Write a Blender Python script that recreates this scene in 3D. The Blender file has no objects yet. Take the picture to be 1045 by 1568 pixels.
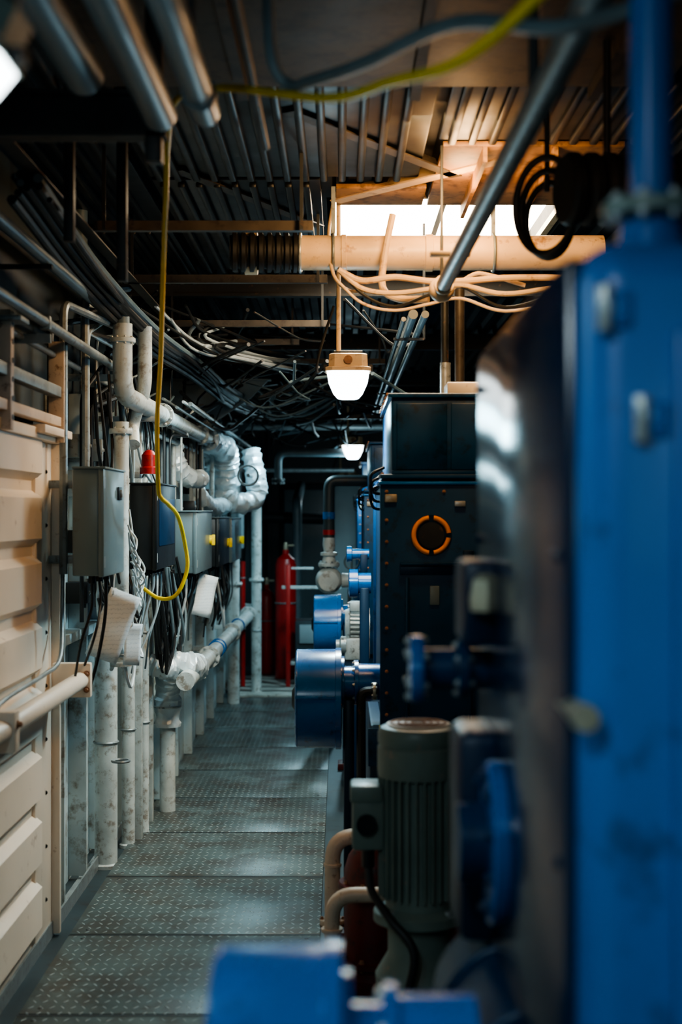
import bpy, bmesh, math, random
from mathutils import Vector, Matrix
random.seed(7)
R = random.Random(11)
SC = bpy.context.scene

# ------------------------------------------------------------------ materials
def mat(name, col, rough=0.5, metal=0.0, var=0.25, scale=6.0, bump=0.0, bscale=40.0, dirt=None, dirt_amt=0.0, spec=0.5, coat=0.0):
    m = bpy.data.materials.new(name); m.use_nodes = True
    nt = m.node_tree; N = nt.nodes; L = nt.links
    b = N['Principled BSDF']
    tc = N.new('ShaderNodeTexCoord')
    n1 = N.new('ShaderNodeTexNoise'); n1.inputs['Scale'].default_value = scale; n1.inputs['Detail'].default_value = 6
    L.new(tc.outputs['Object'], n1.inputs['Vector'])
    cr = N.new('ShaderNodeValToRGB')
    c = Vector(col[:3])
    cr.color_ramp.elements[0].position = 0.3; cr.color_ramp.elements[1].position = 0.72
    cr.color_ramp.elements[0].color = (*(c*(1-var)), 1)
    cr.color_ramp.elements[1].color = (*(c*(1+var*0.5)), 1)
    L.new(n1.outputs['Fac'], cr.inputs['Fac'])
    out = cr.outputs['Color']
    if dirt is not None:
        n2 = N.new('ShaderNodeTexNoise'); n2.inputs['Scale'].default_value = scale*2.7; n2.inputs['Detail'].default_value = 9
        n2.inputs['Roughness'].default_value = 0.7
        L.new(tc.outputs['Object'], n2.inputs['Vector'])
        mr = N.new('ShaderNodeMapRange'); mr.inputs['From Min'].default_value = 0.62-0.25*dirt_amt
        mr.inputs['From Max'].default_value = 0.72-0.2*dirt_amt; mr.inputs['To Max'].default_value = 0.85
        L.new(n2.outputs['Fac'], mr.inputs['Value'])
        mx = N.new('ShaderNodeMixRGB'); mx.inputs['Color2'].default_value = (*dirt, 1)
        L.new(mr.outputs['Result'], mx.inputs['Fac']); L.new(out, mx.inputs['Color1'])
        out = mx.outputs['Color']
    L.new(out, b.inputs['Base Color'])
    rr = N.new('ShaderNodeMapRange'); rr.inputs['To Min'].default_value = max(0.02, rough-0.12); rr.inputs['To Max'].default_value = min(1, rough+0.12)
    L.new(n1.outputs['Fac'], rr.inputs['Value']); L.new(rr.outputs['Result'], b.inputs['Roughness'])
    b.inputs['Metallic'].default_value = metal
    b.inputs['Specular IOR Level'].default_value = spec
    b.inputs['Coat Weight'].default_value = coat
    b.inputs['Coat Roughness'].default_value = 0.15
    if bump > 0:
        n3 = N.new('ShaderNodeTexNoise'); n3.inputs['Scale'].default_value = bscale; n3.inputs['Detail'].default_value = 4
        L.new(tc.outputs['Object'], n3.inputs['Vector'])
        bp = N.new('ShaderNodeBump'); bp.inputs['Strength'].default_value = bump; bp.inputs['Distance'].default_value = 0.01
        L.new(n3.outputs['Fac'], bp.inputs['Height']); L.new(bp.outputs['Normal'], b.inputs['Normal'])
    return m

def emat(name, col, strength):
    m = bpy.data.materials.new(name); m.use_nodes = True
    b = m.node_tree.nodes['Principled BSDF']
    b.inputs['Base Color'].default_value = (*col, 1)
    b.inputs['Emission Color'].default_value = (*col, 1)
    b.inputs['Emission Strength'].default_value = strength
    return m

RUST = (0.16, 0.07, 0.03)
M = dict(
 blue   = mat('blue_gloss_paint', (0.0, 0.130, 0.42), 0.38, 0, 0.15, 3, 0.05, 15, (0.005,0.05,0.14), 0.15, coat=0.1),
 side   = mat('blue_paint_shaded_side', (0.0005, 0.018, 0.052), 0.20, 0, 0.15, 0.6, 0.0, 15, spec=0.4),  # casing blue with the side's shade put into the colour
 drum   = mat('drum_blue_paint', (0.0005, 0.120, 0.40), 0.26, 0, 0.2, 6, 0.05, 20, (0.01,0.03,0.06), 0.15, coat=0.4),
 navy   = mat('navy_paint', (0.0005, 0.036, 0.100), 0.36, 0, 0.25, 5, 0.05, 20, (0.003,0.012,0.025), 0.3, spec=0.4),
 navyd  = mat('dark_navy_paint', (0.0005, 0.018, 0.052), 0.40, 0, 0.3, 5, spec=0.4),
 white  = mat('white_wall_paint', (0.52, 0.62, 0.64), 0.45, 0, 0.3, 3, 0.15, 12, (0.20,0.17,0.13), 0.35),
 whitep = mat('white_pipe_paint', (0.56, 0.62, 0.61), 0.4, 0, 0.3, 7, 0.2, 25, (0.22,0.18,0.14), 0.4),
 cream  = mat('cream_paint', (0.83, 0.72, 0.60), 0.42, 0, 0.06, 4, 0.04, 15, (0.25,0.15,0.09), 0.0),
 creamp = mat('cream_pipe_paint', (0.70, 0.56, 0.44), 0.45, 0, 0.2, 9, 0.1, 30, RUST, 0.2),
 duct   = mat('cream_duct_paint', (0.80, 0.58, 0.35), 0.4, 0, 0.2, 5, 0.1, 20, (0.3,0.15,0.06), 0.25),
 galv   = mat('galvanised_steel', (0.26, 0.30, 0.31), 0.42, 0.35, 0.3, 14, 0.1, 30, (0.12,0.10,0.08), 0.3),
 grey   = mat('grey_cabinet_paint', (0.14, 0.20, 0.22), 0.32, 0, 0.12, 5, 0.03, 20, (0.1,0.09,0.08), 0.1),
 motor  = mat('grey_green_motor_paint', (0.17, 0.225, 0.20), 0.42, 0, 0.2, 8, 0.08, 20, (0.3,0.24,0.19), 0.1),
 alu    = mat('cast_aluminium', (0.50, 0.56, 0.57), 0.4, 0.3, 0.3, 12, 0.1, 40, (0.1,0.1,0.1), 0.3),
 black  = mat('black_plastic', (0.008, 0.011, 0.013), 0.40, 0, 0.3, 8),
 rubber = mat('black_rubber', (0.012, 0.013, 0.014), 0.5, 0, 0.3, 20),
 dark   = mat('dark_steel', (0.022, 0.024, 0.024), 0.5, 0.1, 0.4, 8, 0.1, 20, RUST, 0.1),
 brown  = mat('primer_brown_beam', (0.070, 0.055, 0.040), 0.5, 0, 0.4, 8, 0.1, 20, (0.03,0.02,0.015), 0.4),
 roof   = mat('roof_sheet', (0.008, 0.009, 0.009), 0.5, 0.0, 0.5, 3, 0.1, 20, (0.02,0.014,0.009), 0.2, spec=0.3),
 tanroof= mat('tan_ceiling_plate', (0.11, 0.070, 0.040), 0.6, 0, 0.5, 3, 0.1, 10, (0.02,0.015,0.01), 0.6),
 hatch  = mat('orange_primer_hatch_plate', (0.42, 0.22, 0.09), 0.55, 0, 0.5, 4, 0.1, 10, (0.08,0.04,0.02), 0.5),
 red    = mat('red_paint', (0.40, 0.012, 0.010), 0.35, 0, 0.2, 8, 0.0, 20, (0.05,0.01,0.01), 0.2),
 dred   = mat('red_oxide_paint', (0.13, 0.010, 0.008), 0.45, 0, 0.4, 5, 0.1, 20, (0.02,0.01,0.01), 0.4),
 yellow = mat('yellow_cable_sheath', (0.85, 0.60, 0.005), 0.4, 0, 0.1, 20),
 orange = mat('orange_ring_paint', (1.0, 0.33, 0.005), 0.4, 0, 0.1, 20),
 rust   = mat('rusty_bolt', (0.36, 0.19, 0.11), 0.6, 0.2, 0.4, 40),
 brass  = mat('brass', (0.50, 0.44, 0.32), 0.35, 0.5, 0.3, 30),
 zinc   = mat('zinc_bolt', (0.5, 0.54, 0.54), 0.3, 0.5, 0.3, 30),
 hose   = mat('blue_grey_hose', (0.14, 0.195, 0.22), 0.4, 0, 0.2, 10),
 wcable = mat('white_cable', (0.56, 0.62, 0.64), 0.45, 0, 0.2, 20),
 bulk   = mat('bulkhead_dark_paint', (0.024, 0.040, 0.047), 0.5, 0, 0.4, 3, 0.1, 10, (0.02,0.015,0.01), 0.3),
 greyw  = mat('grey_partition_paint', (0.27, 0.34, 0.36), 0.5, 0, 0.2, 3),
 step   = mat('worn_step_plate', (0.50, 0.52, 0.47), 0.45, 0.1, 0.4, 6, 0.2, 20, (0.1,0.07,0.05), 0.3),
)
M['lens'] = emat('lamp_lens', (0.86, 0.97, 1.0), 8.0)
M['sky'] = emat('skylight_glass', (1.0, 0.84, 0.62), 22.0)

def foil_mat():
    m = mat('foil_lagging', (0.72, 0.81, 0.84), 0.33, 0.2, 0.15, 10, 0.0, 10, (0.3,0.28,0.25), 0.05)
    nt = m.node_tree; N = nt.nodes; L = nt.links
    v = N.new('ShaderNodeTexVoronoi'); v.inputs['Scale'].default_value = 16
    tc = N.new('ShaderNodeTexCoord'); L.new(tc.outputs['Object'], v.inputs['Vector'])
    bp = N.new('ShaderNodeBump'); bp.inputs['Strength'].default_value = 0.6; bp.inputs['Distance'].default_value = 0.02
    L.new(v.outputs['Distance'], bp.inputs['Height']); L.new(bp.outputs['Normal'], N['Principled BSDF'].inputs['Normal'])
    return m
M['foil'] = foil_mat()

def tread_mat():
    m = mat('tread_plate', (0.100, 0.135, 0.135), 0.34, 0.1, 0.5, 1.6, 0, 10, (0.055,0.05,0.042), 0.7)
    nt = m.node_tree; N = nt.nodes; L = nt.links
    g = N.new('ShaderNodeNewGeometry')
    s = N.new('ShaderNodeSeparateXYZ'); L.new(g.outputs['Position'], s.inputs[0])
    def mth(op, a, b=None, c=None):
        n = N.new('ShaderNodeMath'); n.operation = op
        for i, v in enumerate((a, b, c)):
            if v is None: continue
            if isinstance(v, (int, float)): n.inputs[i].default_value = v
            else: L.new(v, n.inputs[i])
        return n.outputs[0]
    u = mth('MULTIPLY', s.outputs['X'], 1/0.034); v = mth('MULTIPLY', s.outputs['Y'], 1/0.055)
    fu = mth('SUBTRACT', mth('FRACT', u), 0.5); fv = mth('SUBTRACT', mth('FRACT', v), 0.5)
    par = mth('ABSOLUTE', mth('MODULO', mth('ADD', mth('FLOOR', u), mth('FLOOR', v)), 2.0))
    sg = mth('SUBTRACT', mth('MULTIPLY', par, 2.0), 1.0)
    a = mth('ADD', fu, mth('MULTIPLY', fv, sg)); b = mth('SUBTRACT', mth('MULTIPLY', fu, sg), fv)
    e = mth('ADD', mth('POWER', mth('DIVIDE', a, 0.5), 2.0), mth('POWER', mth('DIVIDE', b, 0.15), 2.0))
    h = mth('SMOOTH_MIN', mth('MAXIMUM', mth('SUBTRACT', 1.0, e), 0.0), 0.6, 0.2)
    bp = N.new('ShaderNodeBump'); bp.inputs['Strength'].default_value = 1.0; bp.inputs['Distance'].default_value = 0.003
    L.new(h, bp.inputs['Height']); L.new(bp.outputs['Normal'], N['Principled BSDF'].inputs['Normal'])
    P = N['Principled BSDF']; src = P.inputs['Base Color'].links[0].from_socket
    n2 = N.new('ShaderNodeTexNoise'); n2.inputs['Scale'].default_value = 1.7; n2.inputs['Detail'].default_value = 3
    L.new(g.outputs['Position'], n2.inputs['Vector'])
    mx = N.new('ShaderNodeMixRGB'); mx.inputs['Color2'].default_value = (0.42, 0.49, 0.50, 1)
    L.new(mth('MULTIPLY', h, mth('MULTIPLY', n2.outputs['Fac'], 1.5)), mx.inputs['Fac']); L.new(src, mx.inputs['Color1']); L.new(mx.outputs['Color'], P.inputs['Base Color'])
    return m
M['tread'] = tread_mat()

def paper_mat():
    m = mat('printed_paper', (0.78, 0.86, 0.90), 0.6, 0, 0.03, 5)
    nt = m.node_tree; N = nt.nodes; L = nt.links
    tc = N.new('ShaderNodeTexCoord'); w = N.new('ShaderNodeTexWave'); w.bands_direction = 'Z'
    w.inputs['Scale'].default_value = 18; w.inputs['Distortion'].default_value = 4; w.inputs['Detail'].default_value = 3; w.inputs['Detail Scale'].default_value = 6
    L.new(tc.outputs['Object'], w.inputs['Vector'])
    mr = N.new('ShaderNodeMapRange'); mr.inputs['From Min'].default_value = 0.85; mr.inputs['To Max'].default_value = 0.3
    L.new(w.outputs['Fac'], mr.inputs['Value'])
    P = N['Principled BSDF']; src = P.inputs['Base Color'].links[0].from_socket
    mx = N.new('ShaderNodeMixRGB'); mx.inputs['Color2'].default_value = (0.25, 0.36, 0.45, 1)
    L.new(mr.outputs['Result'], mx.inputs['Fac']); L.new(src, mx.inputs['Color1']); L.new(mx.outputs['Color'], P.inputs['Base Color'])
    return m
M['paper'] = paper_mat()

# ------------------------------------------------------------------ builder
def frame(ax):
    ax = Vector(ax).normalized()
    t = Vector((0, 0, 1)) if abs(ax.z) < 0.9 else Vector((1, 0, 0))
    u = ax.cross(t).normalized(); v = ax.cross(u).normalized()
    return ax, u, v

def catmull(pts, n=6):
    P = [Vector(p) for p in pts]
    if len(P) < 3: return P
    E = [2*P[0]-P[1]] + P + [2*P[-1]-P[-2]]
    out = []
    for i in range(1, len(E)-2):
        a, b, c, d = E[i-1], E[i], E[i+1], E[i+2]
        for k in range(n):
            t = k/n
            out.append(0.5*((2*b)+(c-a)*t+(2*a-5*b+4*c-d)*t*t+(3*b-a-3*c+d)*t**3))
    out.append(P[-1]); return out

def bend(pts, rad, n=6):
    """polyline with rounded elbows (pipework)"""
    P = [Vector(p) for p in pts]; out = [P[0]]
    for i in range(1, len(P)-1):
        a = (P[i-1]-P[i]); b = (P[i+1]-P[i])
        r = min(rad, a.length*0.49, b.length*0.49)
        p0 = P[i]+a.normalized()*r; p1 = P[i]+b.normalized()*r
        for k in range(n+1):
            t = k/n
            out.append((1-t)**2*p0 + 2*t*(1-t)*P[i] + t*t*p1)
    out.append(P[-1]); return out

class B:
    def __init__(s, name): s.name = name; s.v = []; s.f = []; s.mi = []; s.mats = []
    def _m(s, m):
        m = M[m]
        if m not in s.mats: s.mats.append(m)
        return s.mats.index(m)
    def add(s, vs, fs, m):
        o = len(s.v); i = s._m(m)
        s.v += [tuple(q) for q in vs]; s.f += [tuple(j+o for j in f) for f in fs]; s.mi += [i]*len(fs)
    def box(s, lo, hi, m, bev=0.0, rot=None, piv=None):
        lo, hi = Vector(lo), Vector(hi); c = (lo+hi)/2; d = hi-lo
        bm = bmesh.new(); bmesh.ops.create_cube(bm, size=1.0)
        bmesh.ops.scale(bm, vec=(abs(d.x), abs(d.y), abs(d.z)), verts=bm.verts)
        if bev > 0:
            bmesh.ops.bevel(bm, geom=bm.edges[:], offset=min(bev, 0.45*min(abs(d.x), abs(d.y), abs(d.z))), segments=4 if bev > 0.02 else 2, profile=0.5, affect='EDGES')
        bm.verts.index_update()
        vs = [Vector(q.co) for q in bm.verts]
        if rot is not None:
            if piv is None: vs = [rot @ q + c for q in vs]
            else: pv = Vector(piv); vs = [rot @ (q+c-pv) + pv for q in vs]
        else: vs = [q+c for q in vs]
        s.add(vs, [[x.index for x in f.verts] for f in bm.faces], m); bm.free()
    def lathe(s, o, ax, prof, m, seg=28):
        o = Vector(o); ax, u, w = frame(ax); vs = []; fs = []
        for (t, r) in prof:
            r = max(r, 0.0002)
            for k in range(seg):
                a = 2*math.pi*k/seg; vs.append(o+ax*t+(u*math.cos(a)+w*math.sin(a))*r)
        n = len(prof)
        for i in range(n-1):
            for k in range(seg):
                k2 = (k+1) % seg
                fs.append((i*seg+k, i*seg+k2, (i+1)*seg+k2, (i+1)*seg+k))
        fs.append(tuple(range(seg))[::-1]); fs.append(tuple((n-1)*seg+k for k in range(seg)))
        s.add(vs, fs, m)
    def cyl(s, a, b, r, m, seg=20, bev=0.0):
        a, b = Vector(a), Vector(b); L = (b-a).length
        if bev > 0: s.lathe(a, b-a, [(0, r-bev), (bev*0.3, r-bev*0.3), (bev, r), (L-bev, r), (L-bev*0.3, r-bev*0.3), (L, r-bev)], m, seg)
        else: s.lathe(a, b-a, [(0, r), (L, r)], m, seg)
    def tube(s, pts, r, m, seg=10, wob=0.0):
        P = [Vector(p) for p in pts]; n = len(P)
        vs = []; fs = []; u = None
        for i in range(n):
            t = (P[min(i+1, n-1)]-P[max(i-1, 0)])
            if t.length < 1e-7: t = Vector((0, 0, 1))
            t.normalize()
            if u is None: _, u, _ = frame(t)
            u = (u - t*u.dot(t)); u.normalize(); w = t.cross(u)
            rr = r[i] if isinstance(r, (list, tuple)) else r
            for k in range(seg):
                a = 2*math.pi*k/seg
                q = rr*(1+(R.uniform(-wob, wob) if wob else 0))
                vs.append(P[i]+(u*math.cos(a)+w*math.sin(a))*q)
        for i in range(n-1):
            for k in range(seg):
                k2 = (k+1) % seg
                fs.append((i*seg+k, i*seg+k2, (i+1)*seg+k2, (i+1)*seg+k))
        fs.append(tuple(range(seg))[::-1]); fs.append(tuple((n-1)*seg+k for k in range(seg)))
        s.add(vs, fs, m)
    def torus(s, c, ax, RR, r, m, seg=36, ring=12, a0=0, a1=360):
        c = Vector(c); ax, u, w = frame(ax); n = seg if a1-a0 >= 360 else seg+1
        vs = []; fs = []
        for i in range(n):
            a = math.radians(a0+(a1-a0)*i/seg); d = u*math.cos(a)+w*math.sin(a)
            for k in range(ring):
                b = 2*math.pi*k/ring; vs.append(c+d*(RR+r*math.cos(b))+ax*r*math.sin(b))
        for i in range(seg if n == seg else n-1):
            j = (i+1) % n
            for k in range(ring):
                k2 = (k+1) % ring; fs.append((i*ring+k, j*ring+k, j*ring+k2, i*ring+k2))
        s.add(vs, fs, m)
    def ball(s, c, r, m, seg=18, sq=(1, 1, 1)):
        vs = []; fs = []; c = Vector(c); rg = 12
        for i in range(rg+1):
            p = math.pi*i/rg
            for k in range(seg):
                a = 2*math.pi*k/seg; rr = max(math.sin(p), 0.001)
                vs.append(c+Vector((r*rr*math.cos(a)*sq[0], r*rr*math.sin(a)*sq[1], r*math.cos(p)*sq[2])))
        for i in range(rg):
            for k in range(seg):
                k2 = (k+1) % seg; fs.append((i*seg+k, i*seg+k2, (i+1)*seg+k2, (i+1)*seg+k))
        s.add(vs, fs, m)
    def bolt(s, c, ax, r, h, m='rust'):
        s.lathe(c, ax, [(-0.002, r*1.5), (h*0.25, r*1.5)], m, 12); s.lathe(c, ax, [(h*0.2, r), (h, r), (h*1.2, r*0.7)], m, 6)
    def flange(s, c, ax, r, t, m, nb=8, bm_='zinc', br=0.008):
        c = Vector(c); a, u, w = frame(ax)
        s.lathe(c-a*t/2, a, [(0, r*0.96), (t*0.15, r), (t*0.85, r), (t, r*0.96)], m, 32)
        for k in range(nb):
            an = 2*math.pi*(k+0.5)/nb; p = c+(u*math.cos(an)+w*math.sin(an))*r*0.82
            s.bolt(p-a*t/2, -a, br, br*1.2, bm_); s.bolt(p+a*t/2, a, br, br*1.2, bm_)
    def angle(s, a, b, w, m, t=0.006, up=(0, 0, 1), flip=1):
        a, b = Vector(a), Vector(b); d = (b-a).normalized(); upv = Vector(up)
        sd = d.cross(upv).normalized()*flip; upv = sd.cross(d).normalized()*flip
        prof = [(0, 0), (w, 0), (w, t), (t, t), (t, w), (0, w)]
        vs = [a+sd*x+upv*z for x, z in prof]+[b+sd*x+upv*z for x, z in prof]
        fs = [(i, (i+1) % 6, (i+1) % 6+6, i+6) for i in range(6)]+[(5, 4, 3, 2, 1, 0), (6, 7, 8, 9, 10, 11)]
        s.add(vs, fs, m)
    def done(s, parent=None):
        vs = [Vector(q) for q in s.v]
        lo = Vector([min(q[i] for q in vs) for i in range(3)]); hi = Vector([max(q[i] for q in vs) for i in range(3)])
        c = (lo+hi)/2
        me = bpy.data.meshes.new(s.name)
        me.from_pydata([tuple(q-c) for q in vs], [], s.f)
        for m in s.mats: me.materials.append(m)
        me.polygons.foreach_set('material_index', s.mi)
        me.polygons.foreach_set('use_smooth', [True]*len(me.polygons))
        bm = bmesh.new(); bm.from_mesh(me); bmesh.ops.recalc_face_normals(bm, faces=bm.faces[:]); bm.to_mesh(me); bm.free()
        me.set_sharp_from_angle(angle=math.radians(31))
        me.update()
        o = bpy.data.objects.new(s.name, me); o.location = c
        SC.collection.objects.link(o)
        return o

# ------------------------------------------------------------------ room shell
b = B('floor'); b.box((-1.5, -3, -0.22), (2.8, 17.6, -0.02), 'bulk'); b.done()
b = B('tread_plate_walkway')
ys = [1.09+0.86*i for i in range(0, 14)]
ys[0] = -2.9
for i in range(len(ys)-1):
    y0, y1 = ys[i]+0.006, ys[i+1]-0.006
    b.box((-1.03, y0, -0.025), (-0.08, y1, 0.0), 'tread', 0.002)
    b.box((-1.03, y1-0.012, -0.001), (-0.08, y1, 0.001), 'dark')
    for yy in (y0+0.05, y1-0.05):
        for xx in (-0.97, -0.13): b.lathe((xx, yy, 0.0), (0, 0, 1), [(0, 0.009), (0.002, 0.006)], 'dark', 10)
b.done()
b = B('trim_1'); b.angle((-1.10, -2.9, -0.02), (-1.10, 12.3, -0.02), 0.06, 'galv', 0.008, flip=-1); b.done()
b = B('step_plate'); b.box((-0.98, 12.35, -0.025), (-0.10, 13.8, 0.012), 'step', 0.004)
for y in (12.6, 12.9, 13.2, 13.5): b.box((-0.97, y, 0.011), (-0.11, y+0.03, 0.016), 'dark')
b.done()

b = B('wall_left')
b.box((-1.45, -3, -0.2), (-1.2, 7.25, 1.80), 'white'); b.box((-1.45, -3, 1.80), (-1.2, 7.25, 3.1), 'bulk')
b.box((-1.45, 7.25, -0.2), (-1.04, 13.9, 2.2), 'white')
b.box((-1.45, 7.25, 2.2), (-1.3, 17.5, 3.1), 'bulk'); b.box((-1.45, 13.9, -0.2), (-1.0, 17.5, 2.2), 'bulk')
for y in (5.75, 6.25, 6.75):
    b.box((-1.2, y, 0), (-1.12, y+0.03, 2.12), 'white', 0.004)
for y in (7.25, 7.9, 8.6, 9.4, 10.2, 11.0, 11.9, 12.8):
    b.box((-1.045, y, 0), (-0.985, y+0.05, 2.15), 'white', 0.006)
b.box((-1.2, -3, 1.05), (-1.13, 7.25, 1.09), 'white'); b.box((-1.045, 7.25, 1.05), (-0.99, 13.9, 1.09), 'white')
b.done()
b = B('wall_right'); b.box((2.6, -3, -0.2), (2.8, 17.5, 3.1), 'bulk')
for y in range(-2, 17): b.box((2.52, y, 0), (2.6, y+0.05, 2.95), 'bulk')
b.done()
b = B('wall_back'); b.box((-1.45, 17.4, -0.2), (2.8, 17.6, 3.1), 'bulk')
for x in (-0.9, 0.3, 0.9, 1.5, 2.1): b.box((x, 17.32, 0), (x+0.05, 17.4, 2.9), 'bulk')
b.done()
b = B('wall_front'); b.box((-1.45, -3.2, -0.2), (2.8, -3.0, 3.1), 'bulk'); b.done()

# corrugated roof with skylight opening
b = B('ceiling')
def corr(x0, x1, y0, y1, z=2.95, pitch=0.11, dep=0.03, m='roof'):
    prof = []; x = x0
    while x < x1-1e-6:
        for dx, dz in ((0, 0), (0.035, 0), (0.05, -dep), (0.095, -dep)):
            if x+dx < x1: prof.append((x+dx, z+dz))
        x += pitch
    prof.append((x1, z)); n = len(prof)
    vs = [(p[0], y0, p[1]) for p in prof]+[(p[0], y1, p[1]) for p in prof]+[(p[0], y0, z+0.12) for p in prof]+[(p[0], y1, z+0.12) for p in prof]
    fs = []
    for i in range(n-1):
        fs += [(i, i+1, n+i+1, n+i), (2*n+i, 3*n+i, 3*n+i+1, 2*n+i+1), (i, 2*n+i, 2*n+i+1, i+1), (n+i, n+i+1, 3*n+i+1, 3*n+i)]
    fs += [(0, n, 3*n, 2*n), (n-1, 3*n-1, 4*n-1, 2*n-1)]
    b.add(vs, fs, m)
SX0, SX1, SY0, SY1 = -0.03, 0.95, 6.0, 7.6
corr(-1.45, 2.8, -3.2, SY0); corr(-1.45, 2.8, SY1, 17.6); corr(-1.45, SX0, SY0, SY1); corr(SX1, 2.8, SY0, SY1)
for a_, c_ in (((SX0-0.03, SY0-0.03, 2.92), (SX1+0.03, SY0, 3.09)), ((SX0-0.03, SY1, 2.92), (SX1+0.03, SY1+0.03, 3.09)),
               ((SX0-0.03, SY0, 2.92), (SX0, SY1, 3.09)), ((SX1, SY0, 2.92), (SX1+0.03, SY1, 3.09))): b.box(a_, c_, 'duct')
b.done()
b = B('window_1'); b.box((SX0, SY0, 3.02), (SX1, SY1, 3.04), 'sky')
b.box((0.45, SY0, 2.985), (0.475, SY1, 3.02), 'cream'); b.done()
b = B('hatch_stiffener_plate')
b.box((0.36, 5.0, 2.885), (1.0, 5.96, 2.905), 'hatch', 0.003); b.box((-0.02, 5.65, 2.885), (0.34, 5.96, 2.905), 'hatch', 0.003)
b.box((0.50, 5.0, 2.83), (0.515, 5.96, 2.885), 'hatch'); b.box((0.75, 5.0, 2.83), (0.765, 5.96, 2.885), 'hatch')
b.done()

# ------------------------------------------------------------------ machines
def machine(y, near=False):
    b = B('machinery_cabinet')
    x0, x1 = 0.155, 1.25; L = 1.15
    n, nd = 'navy', 'navyd'
    b.box((x0, y+0.03, 0.30), (x1, y+L, 1.70), n, 0.012)
    b.box((x0-0.012, y, 0.72), (x1+0.012, y+0.03, 1.70), n, 0.004)      # bolted front plate
    b.box((x0-0.012, y+L-0.03, 0.72), (x1+0.012, y+L+0.0, 1.70), n, 0.004)
    b.box((x0-0.016, y-0.01, 1.70), (x1+0.02, y+L+0.01, 1.712), 'drum', 0.003)
    b.box((x0-0.010, y-0.006, 1.722), (x1+0.02, y+L+0.01, 1.738), n, 0.003)
    b.box((x0+0.03, y+0.03, 1.735), (x1-0.03, y+L-0.03, 2.02), n, 0.01)
    b.box((x0+0.018, y+0.018, 2.02), (x1-0.02, y+L-0.02, 2.036), n, 0.003)
    b.box((x0+0.05, y+0.022, 1.755), (x0+0.235, y+0.032, 2.0), n, 0.003)
    b.box((x0+0.25, y+0.022, 1.755), (x0+0.44, y+0.032, 2.0), n, 0.003)
    b.box((x0+0.03, y+0.012, 1.738), (x0+0.44, y+0.03, 1.752), n, 0.002)
    for k in range(12):
        b.bolt((x0+0.012, y, 0.78+0.079*k), (0, -1, 0), 0.0045, 0.007)
    for k in range(5):
        b.bolt((x0+0.012+0.21*k, y, 1.675), (0, -1, 0), 0.0045, 0.007)
    for k in range(7):
        b.bolt((x0+0.0, y+0.1+0.16*k, 1.738), (0, 0, 1), 0.006, 0.008)
        b.bolt((x0-0.012+0.03, y+0.1+0.16*k, 2.036), (0, 0, 1), 0.005, 0.006)
    c = (x0+0.175, y-0.006, 1.515)
    b.cyl((c[0], y+0.002, c[2]), (c[0], y-0.006, c[2]), 0.075, nd, 36)
    for a0, a1 in ((8, 82), (98, 262), (278, 352)): b.torus(c, (0, 1, 0), 0.064, 0.009, 'orange', 40, 12, a0, a1)
    b.cyl((c[0], y-0.004, c[2]), (c[0], y-0.012, c[2]), 0.048, 'dark', 30)
    b.box((x0+0.005, y-0.012, 1.635), (x0+0.05, y, 1.665), 'brass', 0.004)
    b.box((x0+0.26, y-0.014, 1.62), (x0+0.30, y, 1.64), 'zinc', 0.003)
    b.box((x0+0.06, y-0.035, 1.405), (x0+0.29, y, 1.417), n, 0.003); b.box((x0+0.06, y-0.008, 1.37), (x0+0.29, y, 1.405), n, 0.002)
    b.box((x0+0.29, y-0.03, 1.36), (x0+0.33, y, 1.46), nd, 0.004)
    b.box((x0+0.17, y-0.008, 1.26), (x0+0.205, y, 1.33), 'hose', 0.003)
    for xx in (0.08, 0.31, 0.55): b.box((x0+xx, y-0.018, 0.76), (x0+xx+0.012, y, 1.36), n, 0.002)
    b.box((x0-0.045, y+0.06, 0.16), (x1, y+L-0.02, 0.80), nd, 0.012)
    b.box((x0-0.055, y+0.05, 0.66), (x1, y+0.07, 0.80), n, 0.004)
    b.box((x0-0.015, y+0.040, 0.775), (x0+0.03, y+0.052, 0.815), 'yellow', 0.002)
    b.box((x0-0.10, y+0.02, -0.02), (x1, y+L+0.05, 0.16), 'dred', 0.01)
    b.tube(bend([(x0-0.02, y+0.12, 0.93), (x0-0.08, y+0.12, 0.93), (x0-0.08, y+0.12, 0.2)], 0.05), 0.018, 'dark')
    b.flange((x0-0.03, y+0.12, 0.93), (1, 0, 0), 0.033, 0.012, 'brass', 6, 'zinc', 0.004)
    b.box((x0+0.24, y+0.1, 2.036), (x0+0.36, y+0.25, 2.085), 'cream', 0.008)
    for k in range(3):
        zz = 1.77-0.03*k
        b.tube(catmull([(x0+0.01, y+0.25+0.05*k, zz), (x0-0.04, y+0.22+0.05*k, zz-0.03), (x0-0.03, y+0.35, zz-0.09), (x0+0.01, y+0.4, zz-0.10)]), 0.006, 'rubber', 8)
    b.done()
for k in (5.2, 8.8, 12.4): machine(k)

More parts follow.
